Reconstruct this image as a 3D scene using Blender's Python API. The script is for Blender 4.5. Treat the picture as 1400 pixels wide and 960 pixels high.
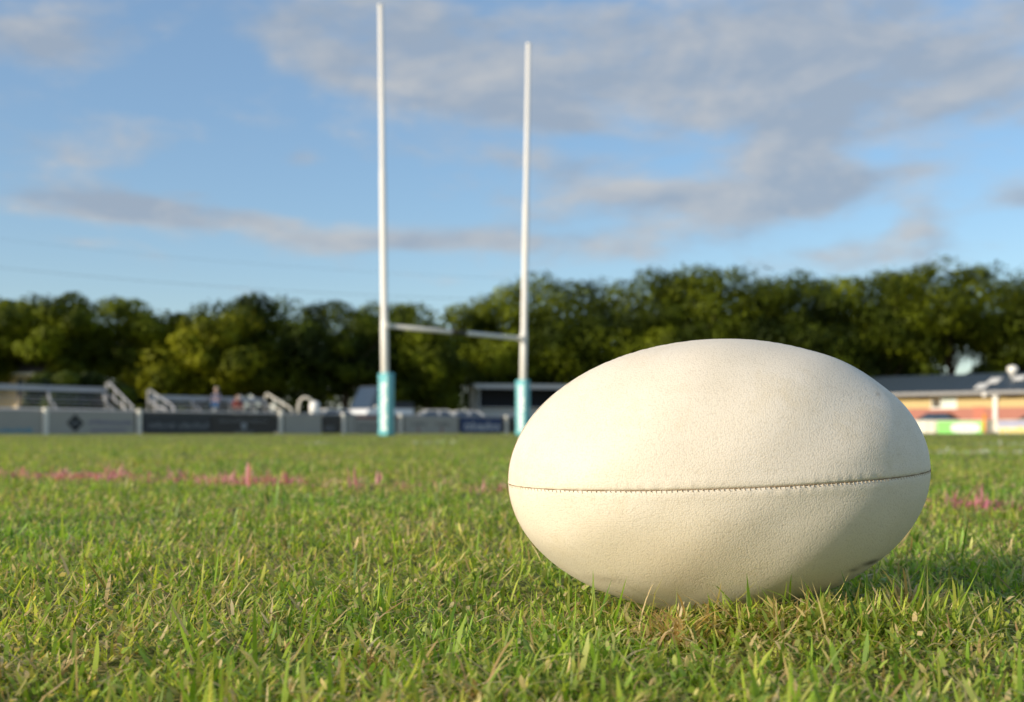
import bpy, bmesh, math, random
import numpy as np
from mathutils import Vector, Matrix
R = math.radians
scn = bpy.context.scene
col = scn.collection
for o in list(bpy.data.objects): bpy.data.objects.remove(o)

# ------------------------------------------------------------------ camera
CAM_H, F = 0.122, 1515.0            # eye height in metres, focal length in pixels of a 1400 px wide frame
HOR = 590.0                         # horizon row
cd = bpy.data.cameras.new('camera'); cam = bpy.data.objects.new('camera', cd); col.objects.link(cam)
cam.location = (0, 0, CAM_H); cam.rotation_euler = (R(90), 0, 0)
cd.sensor_width = 36; cd.lens = 36*F/1400; cd.shift_y = (HOR-480)/1400
cd.clip_start = .02; cd.clip_end = 3000
cd.dof.use_dof = True; cd.dof.focus_distance = .70; cd.dof.aperture_fstop = 9.3; cd.dof.aperture_blades = 0
scn.camera = cam

# ------------------------------------------------------------------ sun, sky, exposure
SUN_AZ, SUN_EL = R(240), R(17)      # clockwise from +Y
sd = Vector((math.sin(SUN_AZ)*math.cos(SUN_EL), math.cos(SUN_AZ)*math.cos(SUN_EL), math.sin(SUN_EL)))
sl = bpy.data.lights.new('sun', 'SUN'); so = bpy.data.objects.new('sun', sl); col.objects.link(so)
sl.energy = 3.1; sl.angle = R(1.2); sl.color = (1, .89, .73)
so.rotation_euler = sd.to_track_quat('Z', 'Y').to_euler(); so.location = (-30, -10, 20)
wd = bpy.data.worlds.new('World'); scn.world = wd; wd.use_nodes = True
vs = scn.view_settings; vs.view_transform = 'Standard'; vs.look = 'None'; vs.gamma = 1; vs.use_curve_mapping = False
vs.exposure = .70
scn.cycles.use_denoising = True
scn.cycles.max_bounces = 6; scn.cycles.diffuse_bounces = 3; scn.cycles.transparent_max_bounces = 6

def build_sky():
    nt = wd.node_tree; N = nt.nodes; L = nt.links
    bg = N['Background']; bg.inputs[1].default_value = .15
    sk = N.new('ShaderNodeTexSky'); sk.sky_type = 'NISHITA'; sk.sun_disc = False
    sk.sun_elevation = SUN_EL; sk.sun_rotation = SUN_AZ
    sk.air_density = 1.0; sk.dust_density = 1.0; sk.ozone_density = 2.0
    tc = N.new('ShaderNodeTexCoord')
    def M(op, a, b=None, c=None, clamp=False):
        n = N.new('ShaderNodeMath'); n.operation = op; n.use_clamp = clamp
        for i, v in enumerate((a, b, c)):
            if v is None: continue
            if isinstance(v, (int, float)): n.inputs[i].default_value = v
            else: L.new(v, n.inputs[i])
        return n.outputs[0]
    sep = N.new('ShaderNodeSeparateXYZ'); L.new(tc.outputs['Generated'], sep.inputs[0])
    az = M('ARCTAN2', sep.outputs[0], sep.outputs[1]); el = M('ARCSINE', sep.outputs[2])
    # clouds are flattened towards the horizon
    cx = N.new('ShaderNodeCombineXYZ'); L.new(az, cx.inputs[0]); L.new(M('MULTIPLY', el, 2.3), cx.inputs[1])
    def noise(scale, detail, rough, off, dist=0.0):
        ad = N.new('ShaderNodeVectorMath'); ad.operation = 'ADD'; L.new(cx.outputs[0], ad.inputs[0]); ad.inputs[1].default_value = off
        n = N.new('ShaderNodeTexNoise'); n.inputs['Scale'].default_value = scale; n.inputs['Detail'].default_value = detail
        n.inputs['Roughness'].default_value = rough; n.inputs['Distortion'].default_value = dist
        L.new(ad.outputs[0], n.inputs['Vector']); return n.outputs['Fac']
    # where the cloud banks stand: pixel-free az/el bumps   (az deg, el deg, half width az, half height el, weight)
    px = [(1010,60,430,75,.42),(690,125,130,55,.30),(1290,140,190,60,.30),(1120,165,140,36,.26),(1000,110,300,50,.15),(560,60,80,70,.28),
          (420,85,70,50,.30),(370,30,70,30,.2),(90,62,80,36,.27),(20,40,60,40,.2),(180,35,50,25,.18),
          (950,272,220,40,.31),(790,262,120,26,.16),(1120,262,110,30,.24),(790,228,100,18,.22),(720,212,50,16,.24),
          (280,296,180,18,.46),(70,272,130,22,.34),(60,205,80,22,.22),(150,175,50,18,.16),(470,330,150,16,.32),(640,325,110,20,.30),(820,338,100,24,.33),
          (1160,350,160,22,.29),(412,216,32,15,.26),(1395,270,42,20,.28),(1260,310,50,22,.16),(270,265,35,7,.2),(100,328,50,8,.2),(780,170,60,20,.2),(1080,215,45,12,.18),(1240,235,60,12,.2)]
    total = None
    for (x, y, sx, sy, w) in px:
        a0 = math.atan((x-700)/F); e0 = math.atan((HOR-y)/F*math.cos(a0)); sa = sx/F; se = sy/F
        da = M('DIVIDE', M('SUBTRACT', az, a0), sa); de = M('DIVIDE', M('SUBTRACT', el, e0), se)
        q = M('ADD', M('MULTIPLY', da, da), M('MULTIPLY', de, de))
        g = M('MULTIPLY', M('EXPONENT', M('MULTIPLY', q, -.9)), w)
        total = g if total is None else M('ADD', total, g)
    total = M('MINIMUM', total, .44)
    # beyond these banks the same broken cloud goes on all round
    def sstep(v, a, b):
        m = N.new('ShaderNodeMapRange'); m.interpolation_type = 'SMOOTHSTEP'; L.new(v, m.inputs[0]); m.inputs[1].default_value = a; m.inputs[2].default_value = b; return m.outputs[0]
    out_az = sstep(M('ABSOLUTE', az), .48, .85); out_el = sstep(el, .40, .65)
    rest = M('MULTIPLY', M('MAXIMUM', out_az, out_el), M('MULTIPLY', noise(1.6, 2, .5, (3.1, 7.7, 2.0)), .34))
    total = M('ADD', total, rest)
    n1 = noise(7.0, 7, .58, (1.7, 4.2, .3), .25); n2 = noise(7.0, 7, .58, (1.7-.022, 4.2+.03, .3), .25)
    n3 = noise(15, 5, .55, (9.1, 2.2, 5.0), .15)
    dens = M('ADD', M('ADD', M('MULTIPLY', M('SUBTRACT', n1, .5), .82), M('MULTIPLY', M('SUBTRACT', n3, .5), .48)), total)
    mr = N.new('ShaderNodeMapRange'); mr.interpolation_type = 'SMOOTHSTEP'; L.new(dens, mr.inputs[0])
    mr.inputs[1].default_value = .05; mr.inputs[2].default_value = .42
    cov = M('MULTIPLY', mr.outputs[0], .88)
    lit = M('ADD', M('MULTIPLY', M('SUBTRACT', n1, n2), 3.0), M('MULTIPLY', dens, -1.05))
    lit = M('ADD', lit, .62, clamp=True)
    mixc = N.new('ShaderNodeMix'); mixc.data_type = 'RGBA'
    mixc.inputs['A'].default_value = (1.40, 1.68, 2.08, 1); mixc.inputs['B'].default_value = (2.42, 2.40, 2.38, 1)
    L.new(lit, mixc.inputs['Factor'])
    hs = N.new('ShaderNodeHueSaturation'); hs.inputs['Saturation'].default_value = 1.22; hs.inputs['Value'].default_value = .66
    L.new(sk.outputs[0], hs.inputs['Color'])
    mx = N.new('ShaderNodeMix'); mx.data_type = 'RGBA'
    veil = N.new('ShaderNodeMix'); veil.data_type = 'RGBA'; veil.inputs['Factor'].default_value = .20; veil.inputs['B'].default_value = (2.6, 3.3, 4.3, 1)   # even pale veil added to lift the sky's brightness
    L.new(hs.outputs[0], veil.inputs['A'])
    L.new(cov, mx.inputs['Factor']); L.new(veil.outputs['Result'], mx.inputs['A']); L.new(mixc.outputs['Result'], mx.inputs['B'])
    L.new(mx.outputs['Result'], bg.inputs[0])
build_sky()

# ------------------------------------------------------------------ helpers
random.seed(7); rng = np.random.default_rng(11)
def tag(o, label=None, cat=None, group=None, kind=None):
    if label: o['label'] = label
    if cat: o['category'] = cat
    if group: o['group'] = group
    if kind: o['kind'] = kind
    return o
def empty(name, loc, rz=0):
    o = bpy.data.objects.new(name, None); col.objects.link(o); o.location = loc; o.rotation_euler = (0, 0, rz)
    o.empty_display_size = .2; return o
def link(name, me, mat, parent=None, smooth=False):
    o = bpy.data.objects.new(name, me); col.objects.link(o)
    if mat is not None and not me.materials: me.materials.append(mat)
    if smooth: me.polygons.foreach_set('use_smooth', [True]*len(me.polygons))
    if parent is not None: o.parent = parent
    return o
class MB:
    """collects simple solids into one mesh"""
    def __init__(s): s.v = []; s.f = []
    def add(s, v, f):
        b = len(s.v); s.v += [tuple(p) for p in v]; s.f += [tuple(b+i for i in q) for q in f]; return s
    def box(s, x0, x1, y0, y1, z0, z1):
        return s.add([(x0,y0,z0),(x1,y0,z0),(x1,y1,z0),(x0,y1,z0),(x0,y0,z1),(x1,y0,z1),(x1,y1,z1),(x0,y1,z1)],
                     [(0,3,2,1),(4,5,6,7),(0,1,5,4),(1,2,6,5),(2,3,7,6),(3,0,4,7)])
    def tube(s, pts, r, n=8, cap=True):
        pts = [Vector(p) for p in pts]; k = len(pts); rs = r if isinstance(r, (list, tuple)) else [r]*k
        b = len(s.v); ref = None
        for i, p in enumerate(pts):
            d = (pts[min(i+1, k-1)]-pts[max(i-1, 0)]).normalized()
            if ref is None: ref = d.orthogonal().normalized()
            ref = (ref - d*ref.dot(d)).normalized(); w = d.cross(ref)
            for j in range(n):
                a = 2*math.pi*j/n; s.v.append(tuple(p+(ref*math.cos(a)+w*math.sin(a))*rs[i]))
        for i in range(k-1):
            for j in range(n):
                s.f.append((b+i*n+j, b+i*n+(j+1) % n, b+(i+1)*n+(j+1) % n, b+(i+1)*n+j))
        if cap:
            s.f.append(tuple(b+j for j in reversed(range(n)))); s.f.append(tuple(b+(k-1)*n+j for j in range(n)))
        return s
    def bar(s, p, q, w, t, up=(0, 0, 1)):
        p = Vector(p); q = Vector(q); d = (q-p).normalized(); up = Vector(up); a = d.cross(up).normalized()*(w/2); c = a.normalized().cross(d)*(t/2)
        v = [p-a-c, p+a-c, p+a+c, p-a+c, q-a-c, q+a-c, q+a+c, q-a+c]
        return s.add(v, [(0,3,2,1),(4,5,6,7),(0,1,5,4),(1,2,6,5),(2,3,7,6),(3,0,4,7)])
    def lathe(s, prof, n=16, c=(0,0,0), axis='z'):
        b = len(s.v); k = len(prof)
        for (r, z) in prof:
            for j in range(n):
                a = 2*math.pi*j/n; x, y = r*math.cos(a), r*math.sin(a)
                s.v.append((c[0]+x, c[1]+y, c[2]+z) if axis == 'z' else (c[0]+x, c[1]+z, c[2]+y))
        for i in range(k-1):
            for j in range(n):
                s.f.append((b+i*n+j, b+i*n+(j+1) % n, b+(i+1)*n+(j+1) % n, b+(i+1)*n+j))
        s.f.append(tuple(b+j for j in reversed(range(n)))); s.f.append(tuple(b+(k-1)*n+j for j in range(n)))
        return s
    def prism(s, poly, y0, y1):
        """poly in x,z extruded along y"""
        n = len(poly); b = len(s.v)
        s.v += [(x, y0, z) for x, z in poly]+[(x, y1, z) for x, z in poly]
        s.f.append(tuple(b+i for i in range(n))); s.f.append(tuple(b+n+i for i in reversed(range(n))))
        for i in range(n): s.f.append((b+i, b+n+i, b+n+(i+1) % n, b+(i+1) % n))
        return s
    def mesh(s, name, bevel=0, seg=2):
        me = bpy.data.meshes.new(name); me.from_pydata(s.v, [], s.f)
        bm = bmesh.new(); bm.from_mesh(me); bmesh.ops.recalc_face_normals(bm, faces=bm.faces[:])
        if bevel: bmesh.ops.bevel(bm, geom=bm.edges[:], offset=bevel, segments=seg, profile=.5, affect='EDGES', clamp_overlap=True)
        bm.to_mesh(me); bm.free(); return me
    def build(s, name, mat, parent=None, bevel=0, seg=2, smooth=False):
        return link(name, s.mesh(name, bevel, seg), mat, parent, smooth)
def np_mesh(name, verts, faces_flat, loop_starts, colors=None):
    me = bpy.data.meshes.new(name); nv = len(verts)
    me.vertices.add(nv); me.vertices.foreach_set('co', np.ascontiguousarray(verts, dtype=np.float32).ravel())
    me.loops.add(len(faces_flat)); me.loops.foreach_set('vertex_index', np.ascontiguousarray(faces_flat, dtype=np.int32))
    me.polygons.add(len(loop_starts)); me.polygons.foreach_set('loop_start', np.ascontiguousarray(loop_starts, dtype=np.int32))
    if colors is not None:
        at = me.attributes.new('tint', 'FLOAT_COLOR', 'POINT'); at.data.foreach_set('color', np.ascontiguousarray(colors, dtype=np.float32).ravel())
    me.update(calc_edges=True); return me

# ------------------------------------------------------------------ materials
_m = {}
def mat(name, rgb, rough=.6, spec=.4, metal=0, var=.0, vscale=6, bump=0, bscale=60, emit=None):
    if name in _m: return _m[name]
    m = bpy.data.materials.new(name); m.use_nodes = True; nt = m.node_tree; b = nt.nodes['Principled BSDF']
    b.inputs['Base Color'].default_value = (*rgb, 1); b.inputs['Roughness'].default_value = rough
    b.inputs['Specular IOR Level'].default_value = spec; b.inputs['Metallic'].default_value = metal
    tc = nt.nodes.new('ShaderNodeTexCoord')
    if var:
        n = nt.nodes.new('ShaderNodeTexNoise'); n.inputs['Scale'].default_value = vscale; n.inputs['Detail'].default_value = 6; n.inputs['Roughness'].default_value = .65
        nt.links.new(tc.outputs['Object'], n.inputs['Vector'])
        r = nt.nodes.new('ShaderNodeMix'); r.data_type = 'RGBA'
        r.inputs['A'].default_value = (*[c*(1-var) for c in rgb], 1); r.inputs['B'].default_value = (*[min(1, c*(1+var*.6)) for c in rgb], 1)
        nt.links.new(n.outputs['Fac'], r.inputs['Factor']); nt.links.new(r.outputs['Result'], b.inputs['Base Color'])
    if bump:
        n = nt.nodes.new('ShaderNodeTexNoise'); n.inputs['Scale'].default_value = bscale; n.inputs['Detail'].default_value = 4
        nt.links.new(tc.outputs['Object'], n.inputs['Vector'])
        bp = nt.nodes.new('ShaderNodeBump'); bp.inputs['Strength'].default_value = bump; bp.inputs['Distance'].default_value = .02
        nt.links.new(n.outputs['Fac'], bp.inputs['Height']); nt.links.new(bp.outputs[0], b.inputs['Normal'])
    _m[name] = m; return m
def leaf_material(name, attr=True, a=(.05,.09,.012), b=(.10,.13,.02), trans=.3, rough=.45, nscale=.35, spec=.35):
    m = bpy.data.materials.new(name); m.use_nodes = True; nt = m.node_tree; N = nt.nodes; L = nt.links
    p = N['Principled BSDF']; p.inputs['Roughness'].default_value = rough; p.inputs['Specular IOR Level'].default_value = spec
    t = N.new('ShaderNodeBsdfTranslucent'); mx = N.new('ShaderNodeMixShader'); mx.inputs[0].default_value = trans
    if attr:
        at = N.new('ShaderNodeAttribute'); at.attribute_name = 'tint'; c = at.outputs['Color']
    else:
        tc = N.new('ShaderNodeTexCoord'); n = N.new('ShaderNodeTexNoise'); n.inputs['Scale'].default_value = nscale; n.inputs['Detail'].default_value = 3
        L.new(tc.outputs['Object'], n.inputs['Vector'])
        r = N.new('ShaderNodeValToRGB'); r.color_ramp.elements[0].position = .40; r.color_ramp.elements[1].position = .62
        r.color_ramp.elements[0].color = (*a, 1); r.color_ramp.elements[1].color = (*b, 1)  # noise mixes shaded and lit foliage tones into the leaf colour
        L.new(n.outputs['Fac'], r.inputs[0]); c = r.outputs[0]
    g = N.new('ShaderNodeMix'); g.data_type = 'RGBA'; g.blend_type = 'MULTIPLY'; g.inputs['Factor'].default_value = 1; g.inputs['B'].default_value = (1.3, 1.35, .6, 1)
    L.new(c, g.inputs['A']); L.new(c, p.inputs['Base Color']); L.new(g.outputs['Result'], t.inputs['Color'])
    L.new(p.outputs[0], mx.inputs[1]); L.new(t.outputs[0], mx.inputs[2]); L.new(mx.outputs[0], N['Material Output'].inputs['Surface'])
    return m

# ------------------------------------------------------------------ ground
def hgt(x, y):
    x = np.asarray(x, float); y = np.asarray(y, float); d = np.hypot(x, y)
    a = .0035*(np.sin(x*17+1.3)*np.cos(y*13+.4)+.6*np.sin(x*31+y*23))
    b = np.clip((d-3)/20, 0, 1)*.012*(np.sin(x*1.1+.7*y)+np.sin(y*.9+2))
    return a*np.clip(1.2-d/6, 0, 1)+b
def build_ground():
    ys = np.concatenate([np.linspace(-6, 0, 13)[:-1], np.linspace(0, 3, 130)[:-1], 3*np.exp(np.linspace(0, math.log(300), 110))])
    us = np.linspace(-1, 1, 181)
    X = []; 
    wd_ = np.maximum(2.2, np.abs(ys)*1.2)
    wd_[ys < 0] = 3
    wd_ = np.where(ys > 40, np.abs(ys)*2.0, wd_)
    vx = (us[None, :]*wd_[:, None]); vy = np.repeat(ys[:, None], len(us), 1); vz = hgt(vx, vy)-.004
    v = np.stack([vx, vy, vz], -1).reshape(-1, 3); n = len(us); i = np.arange(len(ys)-1)[:, None]*n+np.arange(n-1)[None, :]
    f = np.stack([i, i+1, i+n+1, i+n], -1).reshape(-1, 4)
    me = np_mesh('ground', v, f.ravel(), np.arange(len(f))*4)
    m = bpy.data.materials.new('soil_and_turf'); m.use_nodes = True; nt = m.node_tree; N = nt.nodes; L = nt.links
    tc = N.new('ShaderNodeTexCoord'); b = N['Principled BSDF']; b.inputs['Roughness'].default_value = .95; b.inputs['Specular IOR Level'].default_value = .1
    n1 = N.new('ShaderNodeTexNoise'); n1.inputs['Scale'].default_value = 70; n1.inputs['Detail'].default_value = 6
    n2 = N.new('ShaderNodeTexNoise'); n2.inputs['Scale'].default_value = 1.5; n2.inputs['Detail'].default_value = 5
    for n_ in (n1, n2): L.new(tc.outputs['Object'], n_.inputs['Vector'])
    r1 = N.new('ShaderNodeValToRGB'); e = r1.color_ramp.elements; e[0].position = .35; e[0].color = (.10, .11, .03, 1); e[1].position = .7; e[1].color = (.42, .35, .17, 1)
    k = r1.color_ramp.elements.new(.52); k.color = (.24, .24, .075, 1)
    L.new(n1.outputs['Fac'], r1.inputs[0])
    mx = N.new('ShaderNodeMix'); mx.data_type = 'RGBA'; mx.blend_type = 'MULTIPLY'; mx.inputs['Factor'].default_value = .25
    L.new(r1.outputs[0], mx.inputs['A']); L.new(n2.outputs['Color'], mx.inputs['B']); L.new(mx.outputs['Result'], b.inputs['Base Color'])
    bp = N.new('ShaderNodeBump'); bp.inputs['Strength'].default_value = .8; bp.inputs['Distance'].default_value = .01
    L.new(n1.outputs['Fac'], bp.inputs['Height']); L.new(bp.outputs[0], b.inputs['Normal'])
    o = link('ground', me, m, smooth=True); tag(o, kind='structure', label='turf ground of the playing field')
build_ground()

# ------------------------------------------------------------------ the ball
BA, BB = .1434, .0922
BALL_C = Vector((.1405, .756, .0925)); BALL_TILT = R(2.2); BALL_ROLL = R(2.6)
ball_rot = Matrix.Rotation(R(4), 4, 'Z') @ Matrix.Rotation(-BALL_TILT, 4, 'Y') @ Matrix.Rotation(BALL_ROLL, 4, 'X')
def inside_ball(p, grow=1.0):
    """p: (n,3) world points -> ellipsoid value (<1 inside)"""
    m = np.array(ball_rot.to_3x3().transposed()); q = (p-np.array(BALL_C)) @ m.T
    return (q[:, 0]/(BA*grow))**2+(q[:, 1]/(BB*grow))**2+(q[:, 2]/(BB*grow))**2

def ball_leather():
    m = bpy.data.materials.new('pebbled_cream_leather'); m.use_nodes = True; nt = m.node_tree; N = nt.nodes; L = nt.links
    b = N['Principled BSDF']; tc = N.new('ShaderNodeTexCoord'); O = tc.outputs['Object']
    def noise(s, d=5, r=.6, vec=O):
        n = N.new('ShaderNodeTexNoise'); n.inputs['Scale'].default_value = s; n.inputs['Detail'].default_value = d; n.inputs['Roughness'].default_value = r
        L.new(vec, n.inputs['Vector']); return n.outputs['Fac']
    def ramp(f, p0, c0, p1, c1):
        r = N.new('ShaderNodeValToRGB'); r.color_ramp.elements[0].position = p0; r.color_ramp.elements[0].color = (*c0, 1)
        r.color_ramp.elements[1].position = p1; r.color_ramp.elements[1].color = (*c1, 1); L.new(f, r.inputs[0]); return r.outputs[0]
    def mix(fac, a, bb, mode='MIX'):
        x = N.new('ShaderNodeMix'); x.data_type = 'RGBA'; x.blend_type = mode
        for k, v in (('Factor', fac), ('A', a), ('B', bb)):
            if isinstance(v, (int, float)): x.inputs[k].default_value = v
            elif isinstance(v, tuple): x.inputs[k].default_value = (*v, 1)
            else: L.new(v, x.inputs[k])
        return x.outputs['Result']
    def M(op, a, bb=None):
        n = N.new('ShaderNodeMath'); n.operation = op
        for i, v in enumerate((a, bb)):
            if v is None: continue
            if isinstance(v, (int, float)): n.inputs[i].default_value = v
            else: L.new(v, n.inputs[i])
        return n.outputs[0]
    base = ramp(noise(9, 4), .3, (.69, .615, .49), .72, (.80, .73, .615))
    # handling stains, yellower in blotches, and rubbed streaks along the length
    base = mix(ramp(noise(17, 6, .7), .52, (0, 0, 0), .78, (.55, .55, .55)), base, (.58, .47, .28))
    mp = N.new('ShaderNodeMapping'); mp.inputs['Scale'].default_value = (.25, 1, 1); L.new(O, mp.inputs[0])
    base = mix(ramp(noise(60, 5, .7, mp.outputs[0]), .55, (0, 0, 0), .85, (.4, .4, .4)), base, (.62, .54, .42))
    sp = N.new('ShaderNodeSeparateXYZ'); L.new(O, sp.inputs[0])
    def blob(cx, cz, rx, rz, colr, amt, nz=70):
        dx = M('DIVIDE', M('SUBTRACT', sp.outputs[0], cx), rx); dz = M('DIVIDE', M('SUBTRACT', sp.outputs[2], cz), rz)
        g = M('EXPONENT', M('MULTIPLY', M('ADD', M('MULTIPLY', dx, dx), M('MULTIPLY', dz, dz)), -1.0))
        fr = M('LESS_THAN', sp.outputs[1], 0.0)
        q = M('MULTIPLY', M('MULTIPLY', g, fr), M('MULTIPLY', M('ADD', noise(nz, 4), .25), amt))
        n_ = M('MINIMUM', q, 1.0); return mix(n_, base, colr)
    base = blob(-.055, -.045, .05, .028, (.64, .53, .33), .5, 30)
    base = blob(.02, .02, .06, .02, (.80, .72, .62), .6, 30)
    base = blob(.088, -.057, .009, .0022, (.10, .09, .08), 1.3, 500)
    base = blob(.074, -.060, .005, .0018, (.16, .14, .12), .9, 500)
    base = blob(.095, .052, .0025, .0016, (.45, .36, .25), .8, 200)
    base = blob(-.085, -.060, .012, .003, (.25, .2, .13), .5, 500)
    L.new(base, b.inputs['Base Color'])
    # pebble grain
    wob = N.new('ShaderNodeTexNoise'); wob.inputs['Scale'].default_value = 38; wob.inputs['Detail'].default_value = 3; L.new(O, wob.inputs['Vector'])
    sc = N.new('ShaderNodeVectorMath'); sc.operation = 'MULTIPLY_ADD'; L.new(wob.outputs['Color'], sc.inputs[0]); sc.inputs[1].default_value = (.0035, .0035, .0035); L.new(O, sc.inputs[2])
    vo = N.new('ShaderNodeTexVoronoi'); vo.inputs['Scale'].default_value = 860; vo.inputs['Randomness'].default_value = .8; L.new(sc.outputs[0], vo.inputs['Vector'])
    vh = M('POWER', vo.outputs['Distance'], 1.6)
    b1 = N.new('ShaderNodeBump'); b1.invert = True; b1.inputs['Strength'].default_value = .24; b1.inputs['Distance'].default_value = .0007; L.new(vh, b1.inputs['Height'])
    b2 = N.new('ShaderNodeBump'); b2.inputs['Strength'].default_value = .07; b2.inputs['Distance'].default_value = .004; L.new(noise(45, 5), b2.inputs['Height']); L.new(b1.outputs[0], b2.inputs['Normal'])
    L.new(b2.outputs[0], b.inputs['Normal'])
    # the grain valleys are mixed darker and browner
    base2 = mix(M('MULTIPLY', ramp(vh, .25, (0, 0, 0), .75, (1, 1, 1)), .28), base, (.42, .35, .24)); L.new(base2, b.inputs['Base Color'])
    b.inputs['Roughness'].default_value = .5; b.inputs['Specular IOR Level'].default_value = .25
    rr = ramp(noise(25), .3, (.5,)*3, .7, (.66,)*3); L.new(rr, b.inputs['Roughness'])
    return m
def build_ball():
    root = empty('rugby_ball', BALL_C); root.rotation_euler = ball_rot.to_euler()
    tag(root, 'cream pebbled leather rugby ball lying on the grass', 'rugby ball')
    lm = ball_leather()
    nt_, nf = 220, 72
    t = np.linspace(0, math.pi, nt_+1)
    # finer rows near the seams
    s = np.linspace(-1, 1, nf+1); ph = np.sign(s)*(1-(1-np.abs(s))**1.7)*math.pi/4
    for k in range(4):
        T, P = np.meshgrid(t, ph, indexing='ij')
        arc = np.minimum(np.abs(P-math.pi/4), np.abs(P+math.pi/4))*BB*np.sin(T)     # metres from the seam
        fade = np.clip(np.sin(T)*3.5, 0, 1)
        gro = -.0009*np.exp(-(arc/.0008)**2) + .00025*np.exp(-((arc-.0042)/.0028)**2)
        gro = gro + .00022*np.sin(T*95+2*np.sin(T*13+k))*np.exp(-((arc-.002)/.003)**2)*(.5+.5*np.sin(T*7+k*2))
        seed = k*1.7
        lump = .0009*(np.sin(T*5+seed)*np.cos(P*4+seed*2)+.6*np.sin(T*11+P*6+seed))*np.clip(arc/.02, 0, 1)
        r = BB+(gro*fade+lump); phi = P+k*math.pi/2+math.pi/4*3
        # seams come at phi = pi/2 multiples: the front seam is k=0/3 border at phi=pi
        x = -BA*np.cos(T); rad = r*np.sin(T)
        y = rad*np.cos(phi); z = rad*np.sin(phi)
        v = np.stack([x, y, z], -1).reshape(-1, 3); n = nf+1
        i = np.arange(nt_)[:, None]*n+np.arange(nf)[None, :]
        f = np.stack([i, i+n, i+n+1, i+1], -1).reshape(-1, 4)
        me = np_mesh('panel', v, f.ravel(), np.arange(len(f))*4)
        bm = bmesh.new(); bm.from_mesh(me); bmesh.ops.remove_doubles(bm, verts=bm.verts[:], dist=1e-6); bmesh.ops.recalc_face_normals(bm, faces=bm.faces[:]); bm.to_mesh(me); bm.free()
        link('panel', me, lm, root, True)
    thread = mat('waxed_thread', (.54, .46, .34), .7, .2); dirt = mat('seam_dirt', (.26, .19, .115), .9, .1)
    for k in range(4):
        phi = k*math.pi/2; pts = []; st = MB(); ho = MB(); c, s_ = math.cos(phi), math.sin(phi)
        for q in np.linspace(.02, math.pi-.02, 130):
            rr = (BB-.0006)*math.sin(q); pts.append((-BA*math.cos(q), rr*c, rr*s_))
        rs = [.00034*(.5+.9*random.random()) for _ in pts]
        MB().tube(pts, rs, 6).build('seam', dirt, root, smooth=True)
        # arc-length spaced stitches
        qs = np.linspace(.04, math.pi-.04, 4000); px_ = -BA*np.cos(qs); pr = BB*np.sin(qs)
        al = np.concatenate([[0], np.cumsum(np.hypot(np.diff(px_), np.diff(pr)))]); L_ = al[-1]; n = int(L_/.0031)
        for j in range(n if k != 1 else 0):
            q = float(np.interp((j+.5)*L_/n, al, qs)); e = random.uniform(.0007, .0013)/(BB*math.sin(q)+1e-6); sgn = 1 if k == 2 else 1
            a0 = phi+sgn*e*.15; a1 = phi+sgn*e*(.95+.35*random.random()); dq = .0007/BA*random.uniform(.3, 1.0)
            def P(qq, a, lift): 
                rad = (BB+lift)*math.sin(qq); return (-BA*math.cos(qq), rad*math.cos(a), rad*math.sin(a))
            st.tube([P(q-dq, a0, -.0006), P(q, (a0+a1)/2, .00012), P(q+dq, a1, -.0002)], [.00026, .00032, .00018], 5)
            ho.tube([P(q+dq, a1+.1*e, -.0006), P(q+dq, a1+.15*e, .00035)], [.00026, .00022], 6)
        if k == 1: continue                      # the top seam is closed from inside, no thread shows
        tag(st.build('stitching', thread, root, smooth=True), kind='stuff')
        tag(ho.build('stitch_holes', dirt, root), kind='stuff')
build_ball()

# ------------------------------------------------------------------ grass
LINE_P, LINE_D = np.array([-1.42, 3.08]), np.array([.8607, -.5091])      # the pink line marked on the turf
def blades(x, y, L, w, az, th0, th1, colr, tipc, seg=3, face=None, zo=0.0):
    n = len(x); ts = np.linspace(0, 1, seg+1); V = np.zeros((n, 2*seg+1, 3)); C = np.ones((n, 2*seg+1, 4))
    z = hgt(x, y)-.003+zo; px_, py_, pz_ = x.copy(), y.copy(), z.copy()
    fa = az+np.pi/2 if face is None else face
    wx, wy = np.cos(fa), np.sin(fa); k = 0
    for i, t in enumerate(ts):
        if i > 0:
            th = th0+(th1-th0)*((i-.5)/seg); d = L/seg
            px_ = px_+np.sin(th)*np.cos(az)*d; py_ = py_+np.sin(th)*np.sin(az)*d; pz_ = pz_+np.cos(th)*d
            pz_ = np.maximum(pz_, z+.002)
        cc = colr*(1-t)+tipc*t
        if i < seg:
            ww = w*(.8+.4*t)*(1 if i == 0 else 1-.32*max(0, t-.33)/.34*.8)/2
            for sg in (-1, 1):
                V[:, k, 0] = px_+sg*wx*ww; V[:, k, 1] = py_+sg*wy*ww; V[:, k, 2] = pz_; C[:, k, :3] = cc; k += 1
        else:
            V[:, k, 0] = px_; V[:, k, 1] = py_; V[:, k, 2] = pz_; C[:, k, :3] = cc
    return V, C
def blade_arrays(V, C, seg=3):
    n, m = V.shape[:2]; q = []
    for i in range(seg-1): q += [2*i, 2*i+1, 2*i+3, 2*i+2]
    q += [2*seg-2, 2*seg-1, 2*seg]
    q = np.array(q); fl = (q[None, :]+(np.arange(n)*m)[:, None]).ravel()
    st = np.concatenate([np.arange(seg-1)*4, [4*(seg-1)]]); ls = (st[None, :]+(np.arange(n)*len(q))[:, None]).ravel()
    return V.reshape(-1, 3), C.reshape(-1, 4), fl, ls
def blade_mesh(name, V, C, seg=3):
    v, c, fl, ls = blade_arrays(V, C, seg); me = np_mesh(name, v, fl, ls, c)
    me.polygons.foreach_set('use_smooth', np.ones(len(me.polygons), bool)); return me
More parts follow.
